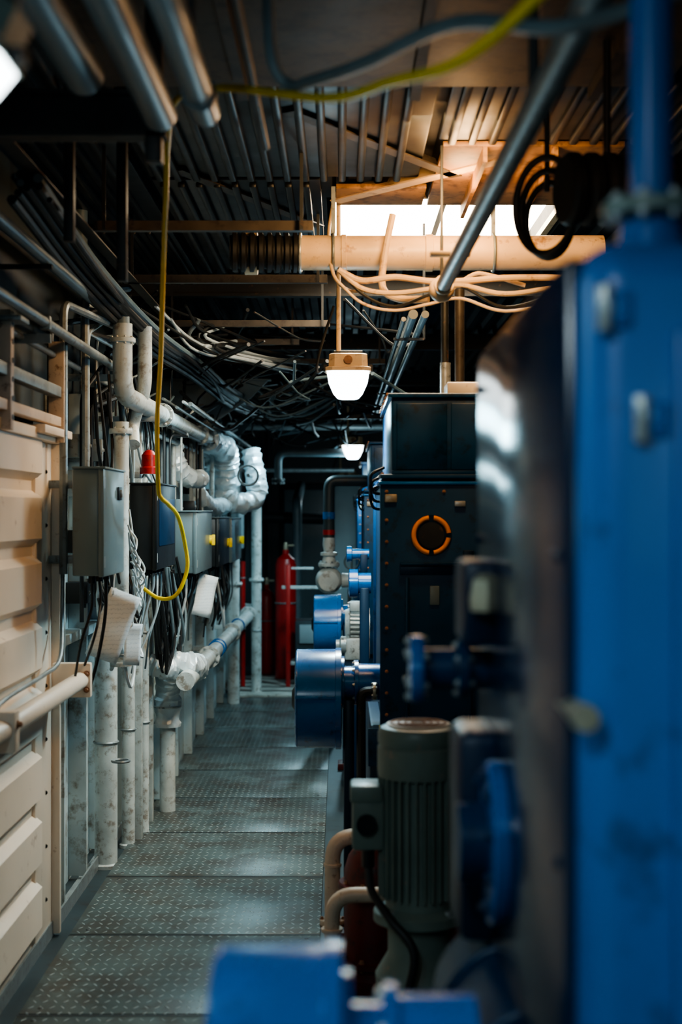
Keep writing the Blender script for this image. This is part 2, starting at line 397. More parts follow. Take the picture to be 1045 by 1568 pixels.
# nearest unit: large blue casing, side panel coloured dark to stand for shade, different end facing us
b = B('machinery_cabinet')
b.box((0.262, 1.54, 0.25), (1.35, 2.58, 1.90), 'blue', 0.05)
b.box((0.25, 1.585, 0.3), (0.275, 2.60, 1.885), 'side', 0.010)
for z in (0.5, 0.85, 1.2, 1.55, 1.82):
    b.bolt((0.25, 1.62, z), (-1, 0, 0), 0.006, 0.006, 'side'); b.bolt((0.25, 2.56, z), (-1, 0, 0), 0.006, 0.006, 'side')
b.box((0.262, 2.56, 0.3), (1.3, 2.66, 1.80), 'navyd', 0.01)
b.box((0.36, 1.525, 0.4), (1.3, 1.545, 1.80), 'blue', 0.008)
b.box((0.10, 1.6, -0.02), (1.3, 2.7, 0.25), 'dred', 0.01)
for x, z in ((0.285, 1.82), (0.325, 1.70)):   # hinge knuckles
    b.cyl((x, 1.533, z-0.026), (x, 1.533, z+0.026), 0.009, 'zinc', 16, 0.003); b.box((x, 1.533, z-0.02), (x+0.03, 1.545, z+0.02), 'blue', 0.003)
b.lathe((0.375, 1.72, 1.88), (0, 0, 1), [(0, 0.05), (0.03, 0.042), (0.07, 0.036)], 'blue')
b.flange((0.375, 1.72, 1.965), (0, 0, 1), 0.058, 0.018, 'motor', 8, 'zinc', 0.006)
b.cyl((0.375, 1.72, 1.97), (0.375, 1.72, 2.90), 0.025, 'blue', 20)
# side branch flanges
b.cyl((0.12, 2.45, 1.33), (0.26, 2.45, 1.33), 0.035, 'navy', 24)
b.flange((0.13, 2.45, 1.33), (1, 0, 0), 0.058, 0.022, 'drum', 6, 'zinc', 0.006)
b.flange((0.21, 2.45, 1.33), (1, 0, 0), 0.05, 0.02, 'navy', 6, 'zinc', 0.005)
b.lathe((0.235, 2.3, 1.44), (0, 0, 1), [(0, 0.028), (0.02, 0.03), (0.05, 0.024), (0.06, 0.012)], 'brass', 6)
b.cyl((0.18, 2.2, 1.09), (0.30, 2.2, 1.09), 0.06, 'navy', 30)
b.flange((0.238, 2.2, 1.09), (1, 0, 0), 0.125, 0.028, 'drum', 10, 'navy', 0.008)
b.box((0.19, 2.3, 0.9), (0.27, 2.5, 1.24), 'navyd', 0.02)
b.cyl((0.30, 1.75, 0.76), (0.30, 2.5, 0.76), 0.14, 'navy', 40, 0.02); b.torus((0.30, 2.0, 0.76), (0, 1, 0), 0.142, 0.008, 'navy'); b.torus((0.30, 2.3, 0.76), (0, 1, 0), 0.142, 0.008, 'navy')
b.box((0.2, 2.32, 1.38), (0.27, 2.5, 1.52), 'navyd', 0.012)
b.lathe((0.262, 1.62, 1.38), (0, -1, 0), [(-0.02, 0.013), (0.085, 0.013), (0.09, 0.016), (0.105, 0.016)], 'brass', 10)
b.done()

def drum(y, dx=0.0):
    b = B('coupling_guard_drum'); z = 0.89; m = 'drum'; q = -0.172+dx
    b.lathe((q, y, z), (1, 0, 0), [(0, 0.150), (0.0, 0.178), (0.004, 0.186), (0.10, 0.187), (0.15-dx, 0.187), (0.152-dx, 0.192), (0.172-dx, 0.192), (0.174-dx, 0.17), (0.176-dx, 0.10)], m, 64)
    b.torus((q+0.007, y, z), (1, 0, 0), 0.183, 0.004, m, 64, 12)
    b.box((q+0.002, y-0.192, z+0.02), (-0.02, y-0.180, z+0.032), m, 0.002)
    b.lathe((q-0.003, y, z), (1, 0, 0), [(-0.012, 0.03), (0.0, 0.05)], 'dark', 24)
    b.lathe((0.0, y, z+0.06), (1, 0, 0), [(0, 0.10), (0.012, 0.10), (0.014, 0.062), (0.05, 0.062), (0.052, 0.085), (0.066, 0.085), (0.068, 0.072), (0.16, 0.072)], m, 36)
    for k in range(8):
        a = 2*math.pi*k/8; b.bolt((0.052, y+0.074*math.cos(a), z+0.06+0.074*math.sin(a)), (-1, 0, 0), 0.006, 0.008, 'zinc')
    for k in range(10):
        a = 2*math.pi*k/10; b.bolt((-0.006, y+0.180*math.cos(a), z+0.180*math.sin(a)), (1, 0, 0), 0.006, 0.007, 'rust')
    b.box((0.01, y-0.05, -0.02), (0.05, y+0.05, z+0.0), 'navyd', 0.008)
    b.box((-0.02, y-0.08, -0.02), (0.09, y+0.08, 0.02), 'dred', 0.004)
    b.done()
drum(1.70, 0.02); drum(5.42); drum(9.0)

# grey vertical pump motor standing between the first two machines
b = B('vertical_pump_motor'); X, Y = 0.215, 3.95
b.lathe((X, Y, -0.02), (0, 0, 1), [(0, 0.13), (0.03, 0.13), (0.04, 0.07), (0.16, 0.07), (0.2, 0.11), (0.34, 0.12), (0.40, 0.085), (0.47, 0.085), (0.49, 0.125), (0.515, 0.125), (0.53, 0.098)], 'motor', 32)
b.cyl((X, Y, 0.50), (X, Y, 0.88), 0.093, 'motor', 32)
for k in range(30):
    a = 2*math.pi*k/30
    b.box((X+0.088, Y-0.0025, 0.54), (X+0.112, Y+0.0025, 0.87), 'motor', 0, Matrix.Rotation(a, 3, 'Z'), (X, Y, 0.7))
b.lathe((X, Y, 0.865), (0, 0, 1), [(0, 0.098), (0.004, 0.112), (0.02, 0.114), (0.085, 0.114), (0.09, 0.109), (0.10, 0.113), (0.125, 0.113), (0.138, 0.106), (0.145, 0.09), (0.146, 0.02)], 'motor', 40)
b.lathe((X, Y, 1.008), (0, 0, 1), [(0, 0.088), (0.006, 0.088), (0.007, 0.05)], 'creamp', 32)
for k in range(4): b.torus((X, Y, 1.016), (0, 0, 1), 0.02+0.019*k, 0.0025, 'rust', 24, 6)
b.box((X-0.185, Y-0.055, 0.67), (X-0.095, Y+0.055, 0.84), 'motor', 0.012); b.box((X-0.19, Y-0.06, 0.80), (X-0.10, Y+0.06, 0.85), 'motor', 0.01)
b.cyl((X-0.145, Y-0.055, 0.745), (X-0.145, Y-0.075, 0.745), 0.028, 'black')
b.cyl((X-0.14, Y-0.02, 0.62), (X-0.14, Y-0.02, 0.68), 0.018, 'black')
b.tube(catmull([(X-0.14, Y-0.02, 0.63), (X-0.13, Y-0.05, 0.56), (X-0.08, Y-0.12, 0.50), (X-0.02, Y-0.16, 0.42), (X-0.05, Y-0.16, 0.25), (X-0.06, Y-0.1, 0.0)]), 0.012, 'rubber')
for k in range(4):
    a = math.pi/4+k*math.pi/2; b.bolt((X+0.108*math.cos(a), Y+0.108*math.sin(a), 0.495), (0, 0, 1), 0.01, 0.014, 'zinc')
b.done()

b = B('cream_elbow_pipe')
b.tube(bend([(-0.03, 5.0, -0.02), (-0.03, 5.0, 0.46), (0.20, 5.0, 0.46)], 0.085, 8), 0.028, 'creamp', 18)
b.flange((-0.03, 5.0, 0.16), (0, 0, 1), 0.045, 0.02, 'creamp', 6, 'rust', 0.006); b.flange((-0.03, 5.0, 0.36), (0, 0, 1), 0.032, 0.012, 'creamp', 0)
b.tube(bend([(-0.03, 4.7, -0.02), (-0.03, 4.7, 0.335), (0.15, 4.7, 0.335)], 0.08, 8), 0.026, 'creamp', 18)
b.flange((-0.03, 4.7, 0.22), (0, 0, 1), 0.036, 0.012, 'creamp', 0); b.flange((-0.03, 4.7, 0.14), (0, 0, 1), 0.04, 0.012, 'creamp', 6, 'rust', 0.005)
b.done()
b = B('red_pump_casing')
b.lathe((0.11, 4.85, -0.02), (0, 0, 1), [(0, 0.115), (0.05, 0.115), (0.07, 0.10), (0.40, 0.10), (0.45, 0.085), (0.5, 0.05), (0.52, 0.03)], 'dred', 30)
b.flange((0.11, 4.85, 0.33), (0, 0, 1), 0.12, 0.025, 'dred', 8, 'rust', 0.008)
b.flange((0.11, 4.85, 0.08), (0, 0, 1), 0.13, 0.02, 'dred', 8, 'rust', 0.008); b.done()

def gearmotor(y, s=1.0, x=0.0, z=0.92, m='alu'):
    b = B('finned_gear_motor')
    b.lathe((x, y, z), (1, 0, 0), [(0, 0.03*s), (0.005, 0.10*s), (0.03, 0.11*s), (0.035, 0.09*s), (0.12, 0.085*s), (0.13, 0.11*s), (0.15, 0.11*s)], m, 30)
    for k in range(24):
        a = 2*math.pi*k/24
        b.box((x+0.035, y+0.08*s, z-0.003), (x+0.125, y+0.103*s, z+0.003), m, 0, Matrix.Rotation(a, 3, 'X'), (x+0.08, y, z))
    b.box((x+0.0, y-0.12*s, z-0.19), (x+0.15, y+0.12*s, z-0.06), m, 0.015)
    b.box((x+0.03, y-0.06*s, z+0.09*s), (x+0.12, y+0.06*s, z+0.15*s), m, 0.01)
    b.lathe((x-0.02, y-0.09*s, z-0.10), (-1, 0, 0), [(-0.03, 0.05), (0.0, 0.05), (0.01, 0.03), (0.03, 0.03)], m, 20)
    b.box((x+0.0, y-0.10*s, -0.02), (x+0.14, y+0.10*s, z-0.18), 'navyd', 0.01)
    b.done()
gearmotor(8.45, 1.0, 0.02, 0.92)
b = B('blue_shaft_coupling')
b.lathe((0.04, 7.6, 1.22), (1, 0, 0), [(0, 0.05), (0.005, 0.075), (0.05, 0.075), (0.055, 0.055), (0.12, 0.055)], 'drum', 30)
b.lathe((0.03, 8.1, 1.36), (1, 0, 0), [(0, 0.03), (0.004, 0.045), (0.03, 0.045), (0.035, 0.03), (0.13, 0.03)], 'drum', 24)
b.box((0.10, 7.52, -0.02), (0.15, 7.68, 1.20), 'navyd', 0.008); b.box((0.11, 8.05, 1.2), (0.15, 8.15, 1.36), 'navyd', 0.004); b.box((0.11, 7.6, 1.18), (0.15, 8.15, 1.24), 'navyd', 0.004)
b.done()

b = B('globe_valve'); x, y = -0.085, 10.0
b.cyl((x, y, -0.02), (x, y, 0.98), 0.05, 'whitep', 24)
b.flange((x, y, 0.98), (0, 0, 1), 0.09, 0.025, 'whitep', 8, 'zinc', 0.01)
b.ball((x, y, 1.12), 0.095, 'whitep', 24, (1, 1, 1.0))
b.flange((x, y, 1.23), (0, 0, 1), 0.075, 0.025, 'whitep', 8, 'zinc', 0.009)
b.lathe((x, y, 1.23), (0, 0, 1), [(0, 0.055), (0.06, 0.04), (0.065, 0.06), (0.085, 0.06), (0.09, 0.035), (0.14, 0.045), (0.19, 0.04)], 'whitep', 24)
b.lathe((x, y-0.08, 1.12), (0, -1, 0), [(0, 0.05), (0.04, 0.05), (0.045, 0.07), (0.065, 0.07), (0.07, 0.03)], 'whitep', 24)
b.cyl((x, y, 1.4), (x, y, 1.75), 0.04, 'bulk', 20); b.cyl((x, y, 1.55), (x, y, 1.60), 0.043, 'drum', 20); b.cyl((x, y, 1.44), (x, y, 1.475), 0.043, 'red', 20)
b.tube(bend([(x, y, 1.7), (x, y, 1.82), (0.5, y, 1.82)], 0.08), 0.04, 'bulk', 18)
b.lathe((x+0.09, y, 1.12), (1, 0, 0), [(0, 0.05), (0.05, 0.05), (0.055, 0.075), (0.08, 0.075), (0.085, 0.045), (0.2, 0.045)], 'whitep', 24)
b.torus((x+0.16, y-0.05, 1.25), (0, 1, 0), 0.05, 0.007, 'grey'); b.cyl((x+0.16, y-0.05, 1.12), (x+0.16, y-0.05, 1.3), 0.008, 'grey', 10)
b.done()
b = B('partition_panel'); b.box((-0.07, 14.0, -0.02), (0.20, 14.06, 1.9), 'greyw', 0.006); b.box((-0.09, 13.97, -0.02), (-0.06, 14.07, 1.95), 'grey', 0.004); b.done()

# ------------------------------------------------------------------ left side
b = B('ribbed_cream_panel')
prof = [(-1.118, 0.0), (-1.118, 0.06)]
z = 0.075
while z < 1.80:
    prof += [(-1.085, z+0.020), (-1.085, z+0.165), (-1.118, z+0.192), (-1.118, z+0.228)]; z += 0.235
prof += [(-1.118, 1.87)]
n = len(prof); y0, y1 = 1.4, 5.16
vs = [(p[0], y0, p[1]) for p in prof]+[(p[0], y1, p[1]) for p in prof]+[(-1.15, y0, p[1]) for p in prof]+[(-1.15, y1, p[1]) for p in prof]
fs = []
for i in range(n-1): fs += [(i, i+1, n+i+1, n+i), (2*n+i, 3*n+i, 3*n+i+1, 2*n+i+1), (n+i, n+i+1, 3*n+i+1, 3*n+i), (i, 2*n+i, 2*n+i+1, i+1)]
fs += [(0, n, 3*n, 2*n), (n-1, 3*n-1, 4*n-1, 2*n-1)]
b.add(vs, fs, 'cream')
b.box((-1.15, 5.14, -0.01), (-1.105, 5.46, 1.90), 'cream', 0.004)
b.box((-1.15, 5.43, -0.01), (-1.075, 5.46, 1.90), 'cream', 0.003)
b.box((-1.15, 1.4, 1.86), (-1.07, 5.46, 1.90), 'cream', 0.004)
for k in range(9): b.bolt((-1.105, 5.32, 0.15+0.2*k), (1, 0, 0), 0.006, 0.005, 'dark')
b.done()

b = B('cream_handrail')
b.cyl((-0.985, 3.5, 0.965), (-0.985, 5.4, 0.965), 0.032, 'cream', 24, 0.004)
b.box((-1.09, 5.36, 0.90), (-0.945, 5.40, 1.03), 'cream', 0.006); b.bolt((-0.96, 5.36, 0.99), (0, -1, 0), 0.008, 0.01); b.bolt((-0.96, 5.36, 0.93), (0, -1, 0), 0.008, 0.01)
b.box((-1.09, 4.12, 0.90), (-0.945, 4.18, 1.02), 'cream', 0.006); b.bolt((-0.945, 4.15, 0.98), (1, 0, 0), 0.009, 0.012)
b.tube(catmull([(-1.02, 4.0, 0.985), (-1.02, 4.3, 1.03), (-1.03, 4.9, 1.035), (-1.03, 5.2, 1.06), (-1.06, 5.4, 1.2), (-1.06, 5.42, 1.5)]), 0.008, 'galv')
b.done()

b = B('galvanised_support_frame')
for yy in (4.5, 5.36):
    b.box((-1.10, yy-0.022, 1.86), (-1.04, yy+0.022, 2.24), 'creamp', 0.004)
    for k in range(6): b.cyl((-1.045, yy, 1.9+0.06*k), (-1.0375, yy, 1.9+0.06*k), 0.009, 'dark', 12)
b.box((-1.09, 3.4, 2.03), (-1.05, 5.36, 2.07), 'galv', 0.003); b.box((-1.09, 3.4, 1.92), (-1.05, 5.36, 1.955), 'creamp', 0.003)
b.box((-1.12, 5.0, 1.88), (-1.04, 5.5, 1.91), 'cream', 0.003)
b.box((-1.10, 4.44, 2.2), (-1.0, 4.56, 2.215), 'galv', 0.002)
b.done()
b = B('overhead_handrail_pipe')
b.cyl((-1.0, 1.6, 2.24), (-1.0, 6.3, 2.24), 0.018, 'galv'); b.cyl((-1.0, 1.6, 2.455), (-1.0, 6.3, 2.455), 0.022, 'hose')
b.cyl((-1.08, 1.6, 2.19), (-1.08, 7.3, 2.19), 0.012, 'galv'); b.cyl((-1.12, 1.6, 2.32), (-1.12, 7.3, 2.32), 0.012, 'dark')
for yy in (2.6, 4.8, 6.2):
    b.box((-1.198, yy-0.01, 2.17), (-0.98, yy+0.01, 2.2), 'galv'); b.box((-1.198, yy-0.012, 2.42), (-0.975, yy+0.012, 2.435), 'dark')
    b.box((-1.015, yy-0.015, 2.215), (-0.98, yy+0.015, 2.26), 'galv', 0.003)
b.done()

def cabinet(name, x0, x1, y0, y1, z0, z1, m, handle=None, window=False, legs=True, wall=-1.198):
    b = B(name)
    b.box((x0, y0, z0), (x1-0.018, y1, z1), m, 0.006)
    b.box((x1-0.022, y0-0.004, z0-0.004), (x1, y1+0.004, z1+0.004), m, 0.006)
    b.box((x0, y0-0.01, z1), (x1+0.006, y1+0.01, z1+0.008), m, 0.002)
    if handle == 'lock': 
        b.box((x1, y1-0.16, z1-0.11), (x1+0.006, y1-0.08, z1-0.06), 'black', 0.002); b.box((x1+0.004, y1-0.13, z1-0.10), (x1+0.014, y1-0.11, z1-0.07), 'zinc', 0.002)
    if handle == 'yellow':
        b.cyl((x1, y1-0.12, z1-0.16), (x1+0.012, y1-0.12, z1-0.16), 0.028, 'yellow', 20); b.box((x1+0.01, y1-0.128, z1-0.19), (x1+0.03, y1-0.112, z1-0.13), 'yellow', 0.003)
    if window: b.box((x1, y0+0.06, z0+0.10), (x1+0.003, y1-0.06, z1-0.06), 'navyd', 0.001)
    for zz in (z0+0.05, z1-0.05):
        b.cyl((x1-0.004, y0+0.01, zz-0.02), (x1-0.004, y0+0.01, zz+0.02), 0.006, 'zinc', 8)
        b.box((wall, y1-0.19, zz-0.015), (x0+0.005, y1-0.15, zz+0.015), 'galv', 0.002); b.box((wall, y1-0.09, zz-0.015), (x0+0.005, y1-0.05, zz+0.015), 'galv', 0.002)
    ng = max(2, int((y1-y0)/0.12))
    for k in range(ng):
        yy = y0+(k+0.5)*(y1-y0)/ng; xm = (x0+x1)/2
        b.cyl((xm, yy, z0-0.03), (xm, yy, z0+0.002), 0.013, 'black', 12)
        dx = R.uniform(-0.06, 0.03); dz = R.uniform(0.12, 0.35)
        b.tube(catmull([(xm, yy, z0-0.02), (xm+dx*0.3, yy+R.uniform(-.03, .03), z0-dz*0.5), (xm+dx-0.02, yy+R.uniform(-.08, .08), z0-dz), (xm-0.08, yy+R.uniform(0, .15), z0-dz-0.16)], 5), R.choice((0.005, 0.007)), R.choice(('rubber', 'rubber', 'wcable', 'hose')), 7)
    b.done()
cabinet('electrical_cabinet', -0.965, -0.85, 5.10, 5.56, 1.37, 1.755, 'grey', 'lock')
cabinet('electrical_cabinet', -0.92, -0.80, 6.18, 6.86, 1.35, 1.72, 'black', None, True)
cabinet('electrical_cabinet', -0.87, -0.75, 7.40, 8.25, 1.28, 1.60, 'grey', 'yellow', wall=-1.038)
cabinet('electrical_cabinet', -0.86, -0.74, 8.6, 9.4, 1.27, 1.56, 'black', 'yellow', wall=-1.038)
cabinet('electrical_cabinet', -0.90, -0.76, 9.9, 10.8, 1.25, 1.55, 'grey', 'yellow', wall=-1.038)
cabinet('electrical_cabinet', -0.95, -0.82, 11.4, 12.0, 1.3, 1.7, 'grey', None, wall=-1.038)

def vpipe(name, x, y, r, z1, m='whitep', fl=(), z0=-0.02, top=None):
    b = B(name)
    pts = [(x, y, z0), (x, y, z1)]
    if top: pts += top
    b.tube(bend(pts, 0.09, 6), r, m, 22)
    for zf in fl: b.flange((x, y, zf), (0, 0, 1), r*1.45, 0.022, m, 6, 'zinc', 0.006)
    b.lathe((x, y, z0), (0, 0, 1), [(0, r*1.35), (0.015, r*1.35), (0.02, r*1.05)], m, 24)
    for zz in (0.55, 1.0):
        if zz < z1: b.torus((x, y, zz), (0, 0, 1), r+0.002, 0.006, 'galv', 24, 6)
    b.done()
vpipe('white_standpipe', -1.075, 6.50, 0.052, 1.02, fl=(), top=None)
vpipe('white_standpipe', -1.03, 6.88, 0.032, 2.0, fl=(1.0,))
vpipe('white_standpipe', -0.99, 7.12, 0.028, 2.1, fl=())
vpipe('white_standpipe', -0.93, 7.62, 0.042, 0.62, fl=())
vpipe('white_standpipe', -0.93, 6.0, 0.034, 1.98, fl=(1.94,), z0=0.95)
vpipe('white_standpipe', -0.90, 11.9, 0.05, 1.95, fl=(1.0, 1.7))
vpipe('white_standpipe', -0.75, 12.6, 0.045, 2.1, fl=(1.0,))
vpipe('red_standpipe', -0.895, 12.95, 0.022, 1.15, 'red')
b = B('floor_angle_stanchion')
for y in (6.95, 7.35): 
    b.box((-1.04, y, -0.02), (-0.975, y+0.05, 2.1), 'whitep', 0.004); b.box((-1.06, y-0.02, -0.02), (-0.94, y+0.07, -0.005), 'whitep', 0.002)
b.done()
b = B('hull_knee_bracket')
def plate(poly, y, t, m):
    n = len(poly); vs = [(x, y, z) for x, z in poly]+[(x, y+t, z) for x, z in poly]
    b.add(vs, [tuple(range(n)), tuple(range(2*n-1, n-1, -1))]+[(i, (i+1) % n, (i+1) % n+n, i+n) for i in range(n)], m)
plate([(-1.298, 2.22), (-1.298, 2.52), (-0.50, 2.50), (-0.62, 2.38), (-0.95, 2.16), (-1.0, 2.22)], 9.75, 0.02, 'greyw')
plate([(-1.298, 2.22), (-1.298, 2.60), (-0.50, 2.60), (-0.85, 2.22)], 11.8, 0.02, 'greyw')
b.box((-1.298, 9.72, 2.50), (-0.48, 9.80, 2.51), 'greyw')
b.done()

b = B('low_wall_pipe')
b.tube(bend([(-0.80, 7.3, 0.73), (-0.80, 13.1, 0.70), (-0.90, 13.3, 0.70)], 0.08), 0.048, 'whitep', 24)
for yy in (8.6, 10.4, 12.2):
    b.flange((-0.80, yy, 0.722), (0, 1, 0), 0.068, 0.03, 'whitep', 8, 'zinc', 0.007)
for yy in (9.1, 9.25, 11.0): b.torus((-0.80, yy, 0.722), (0, 1, 0), 0.05, 0.006, 'drum')
for yy in (8.2, 9.8, 11.6): b.box((-1.038, yy, 0.64), (-0.78, yy+0.03, 0.675), 'whitep', 0.003)
b.done()
def foil_tube(b, pts, r, n=9):
    p = catmull(pts, n); b.tube(p, [r*R.uniform(0.86, 1.14) for _ in p], 'foil', 20, 0.07)
b = B('foil_lagged_valve')
foil_tube(b, [(-0.93, 7.62, 0.45), (-0.93, 7.62, 0.62), (-0.91, 7.55, 0.74), (-0.86, 7.5, 0.80), (-0.80, 7.55, 0.78), (-0.80, 7.9, 0.735)], 0.068)
foil_tube(b, [(-0.99, 7.3, 0.82), (-0.93, 7.3, 0.80), (-0.86, 7.35, 0.79)], 0.055)
b.torus((-0.93, 7.62, 0.56), (0, 0, 1), 0.07, 0.006, 'zinc'); b.torus((-0.90, 7.45, 0.95), (0, 0, 1), 0.05, 0.007, 'galv'); b.cyl((-0.90, 7.45, 0.78), (-0.90, 7.45, 0.95), 0.01, 'galv')
b.cyl((-0.95, 7.45, 0.95), (-0.85, 7.45, 0.95), 0.005, 'galv', 8)
b.done()
b = B('overhead_wall_pipe')
b.tube(bend([(-0.93, 6.05, 2.40), (-0.93, 6.05, 2.10), (-0.90, 6.3, 2.085), (-0.88, 9.6, 2.08)], 0.10, 8), 0.042, 'whitep', 24)
b.flange((-0.93, 6.05, 2.33), (0, 0, 1), 0.055, 0.02, 'whitep', 8, 'zinc', 0.005)
b.tube(bend([(-0.93, 6.05, 2.36), (-0.93, 6.05, 2.5), (-1.1, 6.0, 2.6), (-1.1, 6.0, 2.9)], 0.06), 0.03, 'hose', 16)
b.tube(bend([(-0.87, 6.3, 2.42), (-0.87, 6.3, 2.15), (-0.95, 6.45, 2.0), (-0.93, 6.35, 1.9)], 0.06, 6), 0.032, 'whitep', 20)
b.flange((-0.895, 7.1, 2.083), (0, 1, 0), 0.06, 0.03, 'whitep', 8, 'zinc', 0.007)
b.flange((-0.885, 8.9, 2.08), (0, 1, 0), 0.06, 0.03, 'whitep', 8, 'zinc', 0.007)
for yy in (6.6, 8.0, 9.3): b.box((-1.198 if yy < 7.25 else -1.038, yy, 2.02), (-0.86, yy+0.03, 2.045), 'galv', 0.002)
b.done()
b = B('foil_lagged_pipework')
foil_tube(b, [(-0.88, 9.4, 2.08), (-0.87, 9.8, 2.08), (-0.83, 10.1, 2.04), (-0.82, 10.2, 1.9), (-0.83, 10.25, 1.72)], 0.085)
foil_tube(b, [(-0.83, 10.2, 1.72), (-0.75, 10.2, 1.66), (-0.62, 10.3, 1.70), (-0.62, 10.35, 1.85), (-0.66, 10.4, 2.05)], 0.07)
foil_tube(b, [(-0.95, 9.2, 1.85), (-0.93, 9.2, 1.72), (-0.88, 9.5, 1.64), (-0.83, 10.1, 1.64)], 0.055)
foil_tube(b, [(-0.98, 8.3, 2.0), (-0.95, 8.3, 1.86), (-0.9, 8.4, 1.80), (-0.84, 8.6, 1.80)], 0.055)
b.torus((-0.62, 10.35, 1.80), (0, 0, 1), 0.075, 0.008, 'galv'); b.torus((-0.66, 10.1, 1.86), (0, 1, 0), 0.07, 0.009, 'galv'); b.cyl((-0.66, 10.1, 1.86), (-0.64, 10.35, 1.86), 0.012, 'galv')
b.done()

b = B('conduit_run')
for k in range(62):
    y = R.uniform(5.3, 12.8); wl = -1.185 if y < 7.2 else -1.025
    x = wl+R.uniform(0.015, 0.14); z0 = R.uniform(1.1, 1.8); z1 = R.uniform(2.0, 2.5)
    b.tube(bend([(x, y, z0), (x, y, z1), (x+R.uniform(-.0, .15), y+R.uniform(0.2, 0.8), z1+R.uniform(0, .2))], 0.06, 4), R.choice((0.006, 0.009, 0.013, 0.016)), R.choice(('galv', 'dark', 'whitep', 'rubber', 'hose', 'rubber')), 8)
for k in range(8):
    x = -1.16+0.035*k; z = 1.95+R.uniform(-.03, .35)
    b.cyl((x+(0.14 if z < 2.2 else 0), 7.3, z), (x+(0.14 if z < 2.2 else 0), 13.5, z), R.choice((0.008, 0.012)), R.choice(('galv', 'dark', 'wcable')), 8)
b.done()
b = B('junction_box')
for k in range(34):
    y = R.uniform(5.6, 12.8); wl = -1.198 if y < 7.2 else -1.038; x = wl+R.uniform(0.03, 0.16); z = R.uniform(1.15, 2.1)
    w, h = R.uniform(0.04, 0.10), R.uniform(0.05, 0.13); mm = R.choice(('grey', 'galv', 'whitep', 'black', 'grey', 'black'))
    b.box((wl, y, z), (x, y+w, z+h), mm, 0.005); b.cyl((x-0.02, y+w/2, z-0.02), (x-0.02, y+w/2, z+0.001), 0.009, 'black', 10)
    b.bolt((x, y+w/2, z+h/2), (1, 0, 0), 0.008, 0.006, 'zinc')
b.done()

b = B('hanging_cable_bundle')
def droop(x, y, z, w, dz, r, m, ln=0.3):
    b.tube(catmull([(x, y, z), (x+R.uniform(0, .05), y+ln*0.2, z-dz*0.7), (x+w, y+ln*0.5, z-dz), (x+R.uniform(0, .04), y+ln*0.85, z-dz*0.6), (x-0.02, y+ln, z+R.uniform(-.1, .1))], 5), r, m, 7)
for k in range(24): droop(-0.98+R.uniform(-.05, .05), 5.75+R.uniform(0, .3), 1.33+R.uniform(-.1, .1), R.uniform(0, .09), R.uniform(.12, .42), R.uniform(.005, .009), 'wcable' if k % 2 else 'rubber', 0.3)
for k in range(34): droop(-0.90+R.uniform(-.05, .05), 6.9+R.uniform(0, .5), 1.33+R.uniform(-.1, .05), R.uniform(-.02, .05), R.uniform(.25, .55), R.uniform(.005, .009), R.choice(('rubber', 'rubber', 'rubber', 'hose')), 0.35)
for k in range(20): droop(-0.86+R.uniform(-.05, .05), 8.9+R.uniform(0, 1.2), 1.30+R.uniform(-.1, .05), R.uniform(-.02, .05), R.uniform(.2, .45), R.uniform(.005, .009), R.choice(('rubber', 'rubber', 'wcable')), 0.4)
for k in range(12): droop(-1.0+R.uniform(-.05, .05), 5.6+R.uniform(0, 1.5), 2.15+R.uniform(-.1, .1), R.uniform(-.02, .08), R.uniform(.2, .5), R.uniform(.004, .008), R.choice(('rubber', 'rubber', 'hose')), 0.4)
for k in range(9): droop(-0.84, 5.6+0.02*k, 1.55-0.03*k, 0.02, 0.1, 0.004, 'wcable', 0.15)
b.done()

def sheet(name, c, w, h, yaw, tilt):
    """flat paper sheet; yaw turns it from the wall towards the walkway end, tilt swings it in its own plane"""
    n = 6; vs = []; fs = []
    for i in range(n+1):
        for j in range(n+1):
            u, v = i/n-0.5, j/n-0.5
            q = Matrix.Rotation(tilt, 3, 'Y') @ Vector((u*w, 0.006*math.sin(v*6), v*h)); q = Matrix.Rotation(yaw, 3, 'Z') @ q
            vs.append(Vector(c)+q)
    for i in range(n):
        for j in range(n): a = i*(n+1)+j; fs.append((a, a+1, a+n+2, a+n+1))
    b = B(name); b.add(vs, fs, 'paper')
    top = Vector(c)+Vector((0, 0, h*0.45))
    b.tube(catmull([top, top+Vector((0.0, 0.02, 0.06)), top+Vector((0.01, 0.06, 0.14))]), 0.003, 'wcable', 6)
    o = b.done(); md = o.modifiers.new('thickness', 'SOLIDIFY'); md.thickness = 0.0015
sheet('paper_document', (-0.90, 5.62, 1.15), 0.13, 0.28, 0.35, 0.38)
sheet('paper_document', (-0.85, 5.80, 1.06), 0.07, 0.17, 0.45, 0.10)
sheet('paper_document', (-0.78, 8.15, 1.12), 0.12, 0.24, 0.55, 0.25)
b = B('fire_alarm_beacon'); b.box((-1.198, 6.7, 1.76), (-0.95, 6.78, 1.79), 'galv', 0.003); b.lathe((-0.91, 6.74, 1.78), (0, 0, 1), [(0, 0.045), (0.03, 0.045), (0.035, 0.038), (0.09, 0.036), (0.11, 0.02), (0.115, 0.005)], 'red', 20); b.done()

